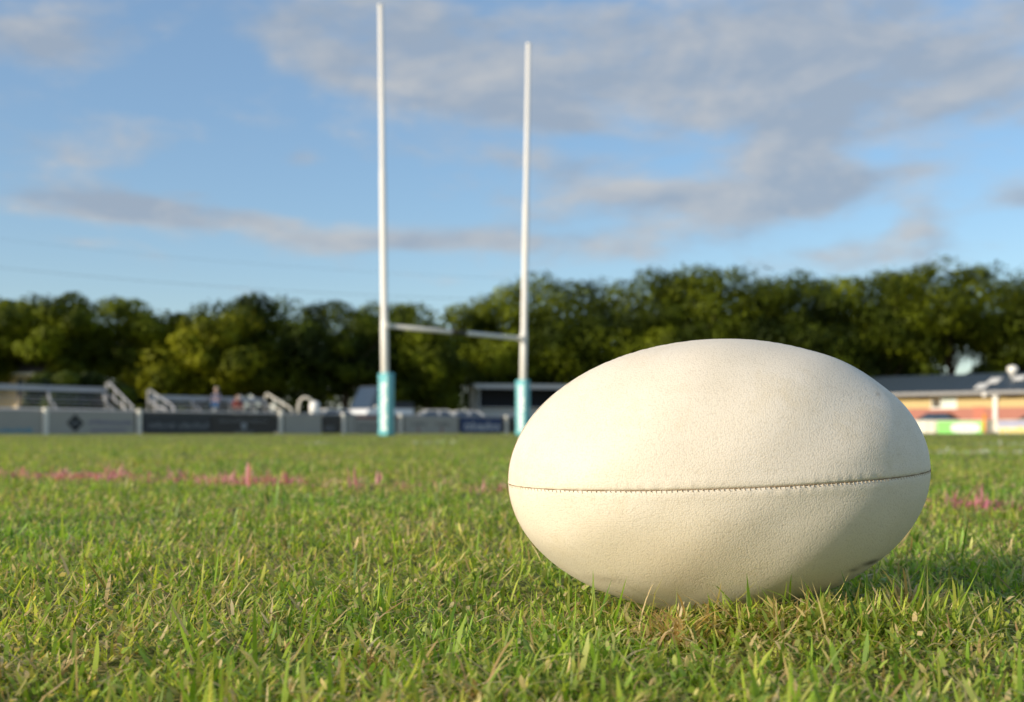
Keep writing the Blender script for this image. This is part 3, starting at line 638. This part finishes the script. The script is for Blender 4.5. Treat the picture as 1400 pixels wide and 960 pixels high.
# ------------------------------------------------------------------ vehicles
tyre_m = mat('rubber', (.02, .02, .02), .8); rim_m = mat('alloy', (.45, .45, .46), .35, .5, .6); glass_m = mat('vehicle_glass', (.03, .05, .08), .08, .7)
lamp_m = mat('headlight_lens', (.75, .76, .74), .15, .6); tail_m = mat('tail_lens', (.35, .02, .02), .3)
def loft_cabin(mb, belt, roof):
    x0, x1, w, z = belt; X0, X1, W, Z = roof
    return mb.add([(x0,-w,z),(x1,-w,z),(x1,w,z),(x0,w,z),(X0,-W,Z),(X1,-W,Z),(X1,W,Z),(X0,W,Z)], [(0,3,2,1),(4,5,6,7),(0,1,5,4),(1,2,6,5),(2,3,7,6),(3,0,4,7)])
def car(p, rz, paint, label, kind='sedan', group='vehicles parked beyond the fence'):
    name = {'sedan': 'parked_car', 'van': 'parked_van', 'truck': 'parked_truck'}[kind]
    e = empty(name, p, rz); tag(e, label, {'sedan': 'car', 'van': 'van', 'truck': 'truck'}[kind], group)
    if kind == 'sedan':
        Lh, hw = 2.2, .86
        prof = [(-Lh, .35), (-Lh, .72), (-Lh+.1, .88), (-.9, .97), (1.55, .98), (Lh-.05, .92), (Lh, .7), (Lh, .35), (1.75, .25), (-1.75, .25)]
        belt, roof = (-1.0, 1.7, .80, .95), (-.25, 1.05, .60, 1.42)
    elif kind == 'van':
        Lh, hw = 2.4, .95
        prof = [(-Lh, .4), (-Lh, .85), (-Lh+.35, 1.05), (-1.55, 1.12), (Lh-.02, 1.15), (Lh, .4), (1.9, .3), (-1.9, .3)]
        belt, roof = (-1.7, Lh-.03, .92, 1.12), (-.95, Lh-.15, .80, 2.05)
    else:
        Lh, hw = 2.2, 1.0
        prof = [(-Lh, .5), (-Lh, 1.25), (-Lh+.25, 1.5), (-1.5, 1.62), (-1.2, 1.62), (Lh, 1.62), (Lh, .55), (1.8, .45), (-1.8, .45)]
        belt, roof = (-1.75, .0, .95, 1.6), (-.95, .0, .84, 3.0)
    upper = dark_car if kind == 'truck' else paint
    body = MB().prism(prof, -hw, hw).build('body', paint, e, .07, 3, True)
    loft_cabin(MB(), belt, roof).build('window_glass', glass_m, e, .03)
    r = roof; MB().box(r[0]-.03, r[1]+.06, -r[2]-.02, r[2]+.02, r[3]-.03, r[3]+.045).build('roof', upper, e, .03)
    for s in (-1, 1):
        for (xb, xr) in ((belt[0], r[0]), ((belt[0]+belt[1])/2+.1, (r[0]+r[1])/2+.1), (belt[1], r[1])):
            MB().bar((xb, s*(belt[2]+.004), belt[3]), (xr, s*(r[2]+.006), r[3]), .07, .035, (0, 1, 0)).build('pillar', upper, e)
        h = MB().box(-Lh-.015, -Lh+.12, s*hw*.62-.17, s*hw*.62+.17, prof[1][1]-.20, prof[1][1]-.03).build('headlight', lamp_m, e, .03)
        MB().box(Lh-.1, Lh+.015, s*hw*.7-.13, s*hw*.7+.13, prof[1][1]-.16, prof[1][1]-.0).build('tail_light', tail_m, e, .02)
        MB().box(belt[0]+.25, belt[0]+.4, s*(hw+.09)-.09, s*(hw+.09)+.09, belt[3]+.02, belt[3]+.17).build('wing_mirror', paint, e, .03)
        for x in (-Lh*.62, Lh*.6):
            wr = .33 if kind == 'sedan' else .37 if kind == 'van' else .45
            y = s*(hw-.08); t = MB().lathe([(wr*.62, -.11), (wr*.95, -.11), (wr, -.07), (wr, .07), (wr*.95, .11), (wr*.62, .11)], 22, (x, y, wr), 'y').build('wheel', tyre_m, e, smooth=False)
            MB().lathe([(wr*.6, -.118), (wr*.6, .118)], 18, (x, y, wr), 'y').build('rim', rim_m, t)
    MB().box(-Lh-.06, -Lh+.1, -hw*.95, hw*.95, .32, .5).build('bumper', mat('black_plastic', (.03, .03, .03), .6), e, .03)
    MB().box(-Lh-.02, -Lh+.05, -hw*.36, hw*.36, prof[1][1]-.22, prof[1][1]-.06).build('grille', mat('black_plastic', (0,0,0)), e, .02)
    if kind == 'truck':
        MB().box(.15, Lh, -1.0, 1.0, 1.65, 2.05).build('cargo_box', mat('dark_canvas', (.03, .035, .04), .7), e, .04)
    return e
# paints
white_car = mat('white_car_paint', (.78, .78, .76), .25, .5); dark_car = mat('charcoal_car_paint', (.035, .038, .045), .25, .5); silver_car = mat('silver_car_paint', (.35, .37, .39), .3, .5, .4)
car(Vector((-8.6, 72, 0)), R(52), white_car, 'tall white truck with dark cab top just left of the left goal pad', 'truck')
car(line_pt(76, 1.2, 578)+Vector((.4, 0, 0)), R(18), white_car, 'white car behind the fence left in the gap between the goal pads', 'sedan')
car(line_pt(77, 1.2, 615)+Vector((.6, 0, 0)), R(18), white_car, 'white car behind the fence nearest the white kiosk', 'sedan')
car(line_pt(80, 1.2, 447), R(35), white_car, 'white car beyond the fence left of the tall truck', 'sedan')
car(line_pt(106.5, -.8333, 1276), AR, dark_car, 'charcoal car parked below the clubhouse window', 'sedan')
car(line_pt(106.5, -.8333, 1252)+Vector((-1.9, 2.0, 0)), AR, silver_car, 'silver car beside the ball end before the clubhouse', 'sedan')
car(line_pt(106.5, -.8333, 1418), AR, dark_car, 'charcoal car cut off at the right edge of the picture', 'sedan')

# ------------------------------------------------------------------ kiosk, houses
def build_kiosk():
    p = line_pt(92, 1.2, 654); e = empty('kiosk', p, R(12)); tag(e, 'white kiosk with dark serving opening beside the right goal pad', 'kiosk')
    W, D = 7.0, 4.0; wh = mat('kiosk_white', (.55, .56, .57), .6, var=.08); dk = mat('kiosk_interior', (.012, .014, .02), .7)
    MB().box(0, W, 0, .1, 0, 2.0).build('counter_wall', wh, e); MB().box(0, .12, .1, D, 0, 3.75).build('side_wall', wh, e); MB().box(W-.12, W, .1, D, 0, 3.75).build('side_wall', wh, e)
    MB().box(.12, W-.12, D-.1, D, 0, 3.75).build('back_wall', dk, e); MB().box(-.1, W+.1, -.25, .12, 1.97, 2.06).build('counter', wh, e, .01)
    MB().box(.12, W-.12, 1.2, 1.25, 2.06, 3.7).build('inner_shade_sheet', dk, e)  # near-black sheet puts the opening's inner shade into colour
    rf = MB().box(-.4, W+.4, -.5, D+.3, 3.75, 3.86).build('roof', wh, e, .01); MB().box(-.42, W+.42, -.56, -.505, 3.55, 3.92).build('fascia', wh, rf)
    for x in (.06, W/2, W-.06): MB().box(x-.05, x+.05, -.02, .08, 2.06, 3.75).build('post', wh, e)
build_kiosk()
def house(p, rz, W, D, H, wall, roofc, label, wins, rh=1.9):
    e = empty('house', p, rz); tag(e, label, 'house', 'houses behind the trees')
    MB().box(0, W, 0, D, 0, H).build('wall', wall, e)
    rf = MB().prism([(-.6, H-.05), (D/2, H+rh), (D+.6, H-.05)], -.6, W+.6).build('roof', roofc, e)
    for v in rf.data.vertices: v.co = (v.co.y, v.co.x, v.co.z)
    MB().box(-.6, W+.6, -.72, -.6, H-.15, H+.03).build('gutter', white_paint, e)
    for (x, z, w, h) in wins:
        f = MB().box(x, x+w, -.05, .0, z, z+h).build('window', white_paint, e); MB().box(x+.07, x+w-.07, -.07, -.05, z+.07, z+h-.07).build('pane', glass_m, f)
cream = mat('cream_weatherboard', (.78, .62, .38), .8, .2, var=.08); roofr = mat('grey_tile_roof', (.12, .11, .11), .8); pinkw = mat('tan_brick', (.42, .26, .15), .85, var=.2)
house(Vector((-44.6, 77, 0)), R(-12), 13.0, 3, 4.0, cream, roofr, 'cream house showing at the far left behind the bleacher', [(11.55, 1.6, .55, 2.1), (8.5, 1.9, .9, 1.6), (5.5, 2.0, 1.2, 1.3)])
house(Vector((-37.5, 87, 0)), AR, 4.6, 5, 2.55, pinkw, roofr, 'low tan brick house seen through the large bleacher', [(2.2, 1.5, .6, .8)], .8)

# ------------------------------------------------------------------ bleachers
alu = mat('bleacher_aluminium', (.40, .40, .41), .42, .5, .35, var=.1, vscale=3); alu2 = mat('bleacher_plank', (.44, .44, .45), .5, .4, .2, var=.12, vscale=4)
def bleacher(px_a, px_b, c, label, top=2.05, ends=('left', 'right'), warm=None):
    line = (c, 1.2); o = line_pt(*line, px_a); L = local_s(line, px_b, px_a)
    e = empty('bleacher', o, AL); tag(e, label, 'bleacher', 'aluminium bleachers behind the fence')
    # local -y faces the field; seats climb towards +y (y=0 is the back)
    D = 2.2
    for k in range(4):
        y = -D+.25+k*.58; z = .42+k*.36
        MB().box(0, L, y, y+.26, z, z+.045).build('seat_plank', alu2, e, .008)
        MB().box(0, L, y+.30, y+.52, z-.20, z-.16).build('foot_plank', alu2, e, .008)
    n = max(2, int(L/2.2)+1)
    for i in range(n):
        x = .15+(L-.3)*i/(n-1); f = MB().bar((x, -D+.2, .38), (x, 0, 1.62), .06, .06, (1, 0, 0)).bar((x, -D+.2, .03), (x, .15, .03), .06, .06, (1, 0, 0))
        for y, z in ((-D+.3, .4), (-D+.9, .8), (-.7, 1.2), (-.1, 1.6)): f.bar((x, y, 0), (x, y, z), .05, .05, (1, 0, 0))
        f.build('support_frame', alu, e)
        MB().bar((x, -.16, 1.4), (x+.02, .22, top+.02), .10, .07, (1, 0, 0)).build('guard_post', alu, e)
    MB().box(-.05, L+.05, .18, .235, top-.16, top+.10).build('back_rail', alu2, e, .015)
    MB().tube([(0, .2, top-.42), (L, .2, top-.42)], .025, 8).build('mid_rail', alu, e)
    for s in ends:
        x = -.06 if s == 'left' else L+.06
        m = warm if (warm and s == 'right') else alu  # right end rails get a paler colour for a sunlit look
        pts = [(x, .15, .6), (x, .15, top+.28), (x, .0, top+.34), (x, -D+.30, 1.42), (x, -D+.08, 1.28), (x, -D+.08, .3)]
        MB().tube(pts, .045, 10).build('end_handrail', m, e, smooth=True)
        MB().tube([(x, .10, top-.18), (x, -D+.12, .95)], .04, 10).build('end_mid_rail', m, e, smooth=True)
        for yy in (-.55, -1.3):
            zz = top+.34+(yy/(-D+.3))*(1.42-top-.34); MB().tube([(x, yy, .5), (x, yy, zz)], .03, 8).build('baluster', m, e)
    return e, L
bleacher(-110, 147, 77, 'large aluminium bleacher at the far left behind the fence', 2.15, ('left', 'right'))
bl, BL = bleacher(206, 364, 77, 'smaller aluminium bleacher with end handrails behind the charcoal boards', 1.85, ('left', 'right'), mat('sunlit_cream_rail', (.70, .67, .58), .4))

# ------------------------------------------------------------------ people on the small bleacher
skin_m = mat('skin', (.55, .36, .26), .5, .3); hair_g = mat('grey_hair', (.35, .33, .32), .8); hair_d = mat('brown_hair', (.06, .04, .025), .7)
def skinned(name, verts, edges, mtl, parent=None, sub=2):
    me = bpy.data.meshes.new(name); me.from_pydata([v[:3] for v in verts], edges, []); o = bpy.data.objects.new(name, me); col.objects.link(o)
    o.modifiers.new('skin', 'SKIN'); sv = me.skin_vertices[0].data if me.skin_vertices else None
    if sv is None:
        bm = bmesh.new(); bm.from_mesh(me); bm.verts.layers.skin.verify(); bm.to_mesh(me); bm.free(); sv = me.skin_vertices[0].data
    for i, v in enumerate(verts): sv[i].radius = (v[3], v[4] if len(v) > 4 else v[3]); sv[i].use_root = i == 0
    s = o.modifiers.new('sub', 'SUBSURF'); s.levels = s.render_levels = sub
    me.materials.append(mtl)
    if parent: o.parent = parent
    return o
def seated(p, rz, label, shirt, trousers, hair, lean=0.0):
    """p: point on the seat; faces local -y"""
    V = [(0,0,.10,.13,.11),(0,.02,.30,.13,.10),(0,.02+lean*.5,.48,.16,.11),(0,.01+lean,.56,.08),(0,lean-.01,.62,.052),(0,lean-.03,.70,.085,.095),(0,lean-.035,.79,.09,.10),(0,lean-.02,.86,.05)]
    E = [(0,1),(1,2),(2,3),(3,4),(4,5),(5,6),(6,7)]
    for s in (-1, 1):
        b = len(V); V += [(s*.17,lean*.9,.52,.062),(s*.23,lean*.6-.03,.28,.045),(s*.13,-.26,.14,.034),(s*.10,-.34,.13,.036,.02)]; E += [(2,b),(b,b+1),(b+1,b+2),(b+2,b+3)]
        for k in range(4):
            c = len(V); V += [(s*(.07+.022*k),-.40,.125,.011),(s*(.07+.022*k),-.43+.005*abs(k-1),.105,.009)]; E += [(b+3,c),(c,c+1)]
        c = len(V); V += [(s*.06,-.36,.135,.012),(s*.045,-.39,.12,.01)]; E += [(b+3,c),(c,c+1)]
        b = len(V); V += [(s*.10,-.10,.09,.085),(s*.12,-.44,.08,.06),(s*.12,-.42,-.30,.045),(s*.12,-.54,-.35,.035)]; E += [(0,b),(b,b+1),(b+1,b+2),(b+2,b+3)]
    o = skinned('person', V, E, skin_m, None, 1); o.location = p; o.rotation_euler = (0, 0, rz); tag(o, label, 'person', 'people on the small bleacher')
    g = 1.16
    SV = [(0,0,.12,.14*g,.12*g),(0,.02,.30,.14*g,.11*g),(0,.02+lean*.5,.48,.165*g,.115*g),(0,.01+lean,.555,.085*g)]; SE = [(0,1),(1,2),(2,3)]
    for s in (-1, 1): b = len(SV); SV += [(s*.17,lean*.9,.52,.075),(s*.23,lean*.6-.03,.28,.06),(s*.15,-.2,.17,.048)]; SE += [(2,b),(b,b+1),(b+1,b+2)]
    skinned('shirt', SV, SE, shirt, o, 1)
    TV = [(0,0,.09,.15,.125)]; TE = []
    for s in (-1, 1): b = len(TV); TV += [(s*.10,-.10,.09,.098),(s*.12,-.44,.08,.074),(s*.12,-.42,-.27,.058)]; TE += [(0,b),(b,b+1),(b+1,b+2)]
    skinned('trousers', TV, TE, trousers, o, 1)
    skinned('hair', [(0,lean+.0,.80,.098,.10),(0,lean+.01,.865,.075),(0,lean+.04,.72,.06)], [(0,1),(0,2)], hair, o, 1)
    for s in (-1, 1):
        MB().lathe([(.002, -.012), (.012, 0), (.002, .012)], 8, (s*.034, lean-.128, .765)).build('eye', mat('eye_dark', (.03, .02, .02)), o)
        MB().lathe([(.004, -.03), (.018, 0), (.004, .03)], 8, (s*.092, lean-.02, .75)).build('ear', skin_m, o)
        MB().box(s*.12-.045, s*.12+.045, -.60, -.38, -.41, -.33).build('shoe', mat('dark_shoe', (.04, .04, .045)), o, .025)
    MB().prism([(-.012, .71), (.012, .71), (0, .765)], lean-.155, lean-.11).build('nose', skin_m, o)
    MB().box(-.026, .026, lean-.132, lean-.118, .675, .687).build('mouth', mat('lip', (.4, .17, .15)), o)
def on_bleacher(s, y, z): return Vector(bl.location)+Vector((math.cos(AL)*s-math.sin(AL)*y, math.sin(AL)*s+math.cos(AL)*y, z))
def bl_s(px): return local_s((77, 1.2), px, 206)
seated(on_bleacher(bl_s(290)+.2, -.10, 1.545), AL-R(50), 'person in grey blue top and blue jeans seated on small bleacher', mat('slate_shirt', (.13, .13, .19), .8), mat('blue_denim', (.05, .16, .36), .8), hair_g)
seated(on_bleacher(bl_s(301)+.6, -.70, 1.185), AL-R(20), 'person in dark red top seated on small bleacher', mat('maroon_shirt', (.30, .06, .045), .8), mat('dark_trousers', (.05, .05, .06), .8), hair_d)
# stalked white balls added for glints and the white drum seen over the rail
for px, lab in ((328, 'white ball on a stalk added for a glint, left of the pair behind the small bleacher'), (345, 'white ball on a stalk added for a glint, right of the pair behind the small bleacher')):
    q = line_pt(81, 1.2, px); e = empty('glint_ball', q); tag(e, lab, 'glint ball', 'glint balls behind the small bleacher')
    MB().tube([(0,0,-.1),(0,0,1.85)], .03, 8).build('stalk', fence_steel, e); MB().lathe([(.02,-.16),(.11,-.12),(.16,0),(.11,.12),(.02,.16)], 14, (0,0,1.98)).build('globe', mat('opal_white', (0,0,0)), e, smooth=True)
def build_drum():
    q = line_pt(76, 1.2, 430); e = empty('water_drum', q); tag(e, 'bright white upright drum with curved pipe behind the blank board', 'drum')
    wm = mat('white_plastic', (.85, .84, .80), .4)
    MB().lathe([(.18,.95),(.27,1.0),(.29,1.15),(.28,1.3),(.29,1.5),(.28,1.68),(.20,1.80),(.06,1.84)], 18).build('barrel', wm, e, smooth=True)
    for s in (-1, 1): MB().bar((s*.2, 0, 0), (s*.2, 0, .96), .07, .07, (0, 1, 0)).build('stand_leg', fence_steel, e)
    MB().box(-.3, .3, -.3, .3, .90, .95).build('stand_top', fence_steel, e)
    MB().tube([(-.1, 0, 1.8), (-.35, 0, 2.02), (-.62, 0, 2.05), (-.85, 0, 1.85), (-.92, 0, 1.5), (-.92, 0, .0)], .055, 10).build('pipe', post_m, e, smooth=True)
build_drum()

# ------------------------------------------------------------------ trees
bark = mat('tree_bark', (.10, .075, .05), .9, .1, var=.3, vscale=3, bump=.4, bscale=8)
leaf_a = leaf_material('leaf_olive', False, (.026, .040, .002), (.135, .165, .006), .08, .6, .30, .12)
leaf_b = leaf_material('leaf_dark', False, (.014, .024, .002), (.078, .105, .005), .06, .6, .28, .12)
leaf_c = leaf_material('leaf_yellow_green', False, (.055, .07, .003), (.21, .22, .008), .10, .6, .32, .12)
def crown_mesh(clumps, per, size, r):
    n = len(clumps)*per; c = np.repeat(np.array([k[:3] for k in clumps]), per, 0); rad = np.repeat(np.array([k[3] for k in clumps]), per)
    d = r.normal(size=(n, 3)); d /= np.linalg.norm(d, axis=1)[:, None]
    rr = rad*r.uniform(.45, 1.08, n)**.6; p = c+d*rr[:, None]*np.array([[1.15, 1.15, .78]])
    nrm = d+r.normal(scale=.30, size=(n, 3)); nrm /= np.linalg.norm(nrm, axis=1)[:, None]
    t = np.cross(nrm, r.normal(size=(n, 3))); t /= np.linalg.norm(t, axis=1)[:, None]; b = np.cross(nrm, t)
    s = r.uniform(.6, 1.3, n)[:, None]*size
    V = np.stack([p-t*s, p-b*s*.55+nrm*s*.12, p+t*s, p+b*s*.55+nrm*s*.12], 1).reshape(-1, 3)
    return np_mesh('crown', V, np.arange(n*4), np.arange(n)*4)
def tree(px, top, bot, hw, D, lm, label, seed, K=70, per=210, leafsize=.18, trunk=.32, name='broad_tree', group='trees along the back of the field', pw=3.0):
    """px,top,bot,hw give the crown's centre column, top row, bottom row and half width as seen at distance D"""
    r = np.random.default_rng(seed); x = (px-700)/F*D; zt = CAM_H+(HOR-top)/F*D; zb = max(.4, CAM_H+(HOR-bot)/F*D); rx = hw/F*D
    e = empty(name, (x, D, 0)); tag(e, label, 'tree', group)
    zc = zb+(zt-zb)*.42; up = zt-zc; dn = zc-zb; cl = []
    K = int(K*.62); per = int(per*1.6); cr0 = min(rx, (zt-zb)*.5)*.40
    while len(cl) < K:
        v = r.normal(size=3); v /= (np.abs(v)**pw).sum()**(1/pw); q = r.random()**.28
        cr = cr0*r.uniform(.65, 1.25)
        hz = v[2]*q*(up-cr*.6 if v[2] > 0 else dn-cr*.5)
        cl.append((v[0]*q*(rx-cr*.5), v[1]*q*(rx-cr*.5)*.9, zc+hz+r.normal(0, .15), cr))
    link('crown', crown_mesh(cl, per, leafsize, r), lm, e)
    rr = random.Random(seed); tm = MB(); h = zb+(zc-zb)*.35
    tm.tube([(0, 0, -.3), (rr.uniform(-.15, .15), 0, h*.35), (rr.uniform(-.3, .3), 0, h)], [trunk*1.35, trunk, trunk*.8], 9)
    tr = tm.build('trunk', bark, e, smooth=True)
    for k in range(7):
        c = cl[rr.randrange(len(cl))]; a = (0, 0, h*rr.uniform(.55, .95)); m = (c[0]*.45+rr.uniform(-.3, .3), c[1]*.45, (a[2]+c[2])/2+.3)
        MB().tube([a, m, c[:3]], [trunk*.5, trunk*.34, trunk*.12], 6).build('limb', bark, tr, smooth=True)
    return e
T = [(-35, 428, 540, 60, 74, leaf_a, 'tree cut off at the left edge of the picture', 1, 45),
     (98, 405, 515, 128, 76, leaf_a, 'wide crowned tree above the large bleacher', 2, 150),
     (215, 438, 530, 60, 92, leaf_b, 'small dark tree in the dip between two crowns at left', 3, 45),
     (275, 424, 556, 104, 78, leaf_c, 'low bushy yellow green tree above the small bleacher', 4, 110),
     (362, 406, 545, 104, 82, leaf_b, 'dark green tree with spiky top left of the left upright', 5, 110),
     (470, 410, 540, 84, 84, leaf_b, 'dark tree crown directly behind the left upright', 6, 65),
     (588, 428, 562, 66, 86, leaf_a, 'green tree drooping to the cars between the goal posts', 7, 75),
     (545, 412, 520, 70, 94, leaf_a, 'tree crown rising just right of the left upright', 8, 55),
     (668, 398, 540, 62, 96, leaf_a, 'tree crown under the right end of the crossbar', 9, 60),
     (755, 373, 545, 112, 98, leaf_a, 'tree crown just right of the right upright', 10, 104),
     (852, 366, 545, 112, 99, leaf_b, 'tree crown above the left shoulder of the ball', 11, 104),
     (945, 364, 540, 108, 98, leaf_a, 'tree crown left of the ball summit in the hedge like row', 12, 104),
     (1035, 365, 535, 108, 98, leaf_b, 'tree crown right of the ball summit in the hedge like row', 13, 104),
     (1128, 372, 530, 106, 99, leaf_b, 'tree crown above the right shoulder of the ball', 14, 99),
     (1215, 368, 505, 104, 100, leaf_a, 'tree crown above the left end of the clubhouse', 15, 94),
     (1300, 358, 482, 108, 100, leaf_a, 'tree with sky showing round its trunk behind the clubhouse', 16, 86),
     (1395, 358, 515, 108, 101, leaf_b, 'tree crown at the right edge behind the clubhouse', 17, 94),
     (75, 503, 588, 42, 64, leaf_b, 'dark shrub behind the middle of the large bleacher', 31, 24),
     (140, 508, 588, 36, 66, leaf_b, 'dark shrub behind the right end of the large bleacher', 32, 20),
     (235, 535, 590, 60, 92, leaf_b, 'low dark shrub under the yellow green tree', 33, 24),
     (1480, 362, 515, 70, 101, leaf_a, 'tree just outside the right edge of the row', 18, 45)]
for t in T: tree(*t[:8], K=t[8], pw=5.0 if t[0] > 700 else 3.8)
# a second, farther row closes the view under the crowns
B = [(235, 440, 590), (1262, 440, 545), (20, 440, 575), (150, 445, 575), (330, 440, 580), (440, 440, 585), (520, 440, 585), (640, 430, 585), (735, 420, 585), (830, 410, 585), (930, 410, 585), (1030, 410, 580), (1120, 415, 575), (1205, 425, 545), (1390, 425, 545)]
for i, (px, tp, bt) in enumerate(B):
    tree(px, tp, bt, 75, 118+(i % 3)*4, leaf_b, 'shadowed tree of the farther row, %s' % ['in the dip behind the yellow green tree', 'thin against the bright gap above the clubhouse', 'behind the cream house', 'behind the wide crowned tree', 'behind the small bleacher', 'left of the left upright', 'behind the left upright', 'below the crossbar', 'behind the right upright', 'at the left shoulder of the ball', 'left of the ball summit', 'right of the ball summit', 'at the right shoulder of the ball', 'behind the left end of the clubhouse', 'at the right edge behind the clubhouse'][i], 50+i, K=22 if px == 1262 else 34, per=90, leafsize=.42, name='far_tree', group='farther row of trees')

# ------------------------------------------------------------------ power lines
wire = mat('black_cable', (.05, .05, .055), .6)
for (ya, yb, lab) in ((357, 402, 'main overhead cable crossing the sky above the left trees'), (318, 372, 'faint topmost overhead cable crossing the sky at left')):
    D = 150; pts = []
    for i in range(25):
        t = i/24; px = -200+t*1000; y = ya+(yb-ya)*((px)/650)+18*(4*(t-.5)**2-1)*-.5*0; y += 14*(1-4*(t-.5)**2)
        pts.append(((px-700)/F*D, D, CAM_H+(HOR-y)/F*D))
    MBx = MB().tube(pts, .02 if ya > 340 else .011, 6); o = MBx.build('overhead_cable', wire); tag(o, lab, 'cable', 'overhead cables')
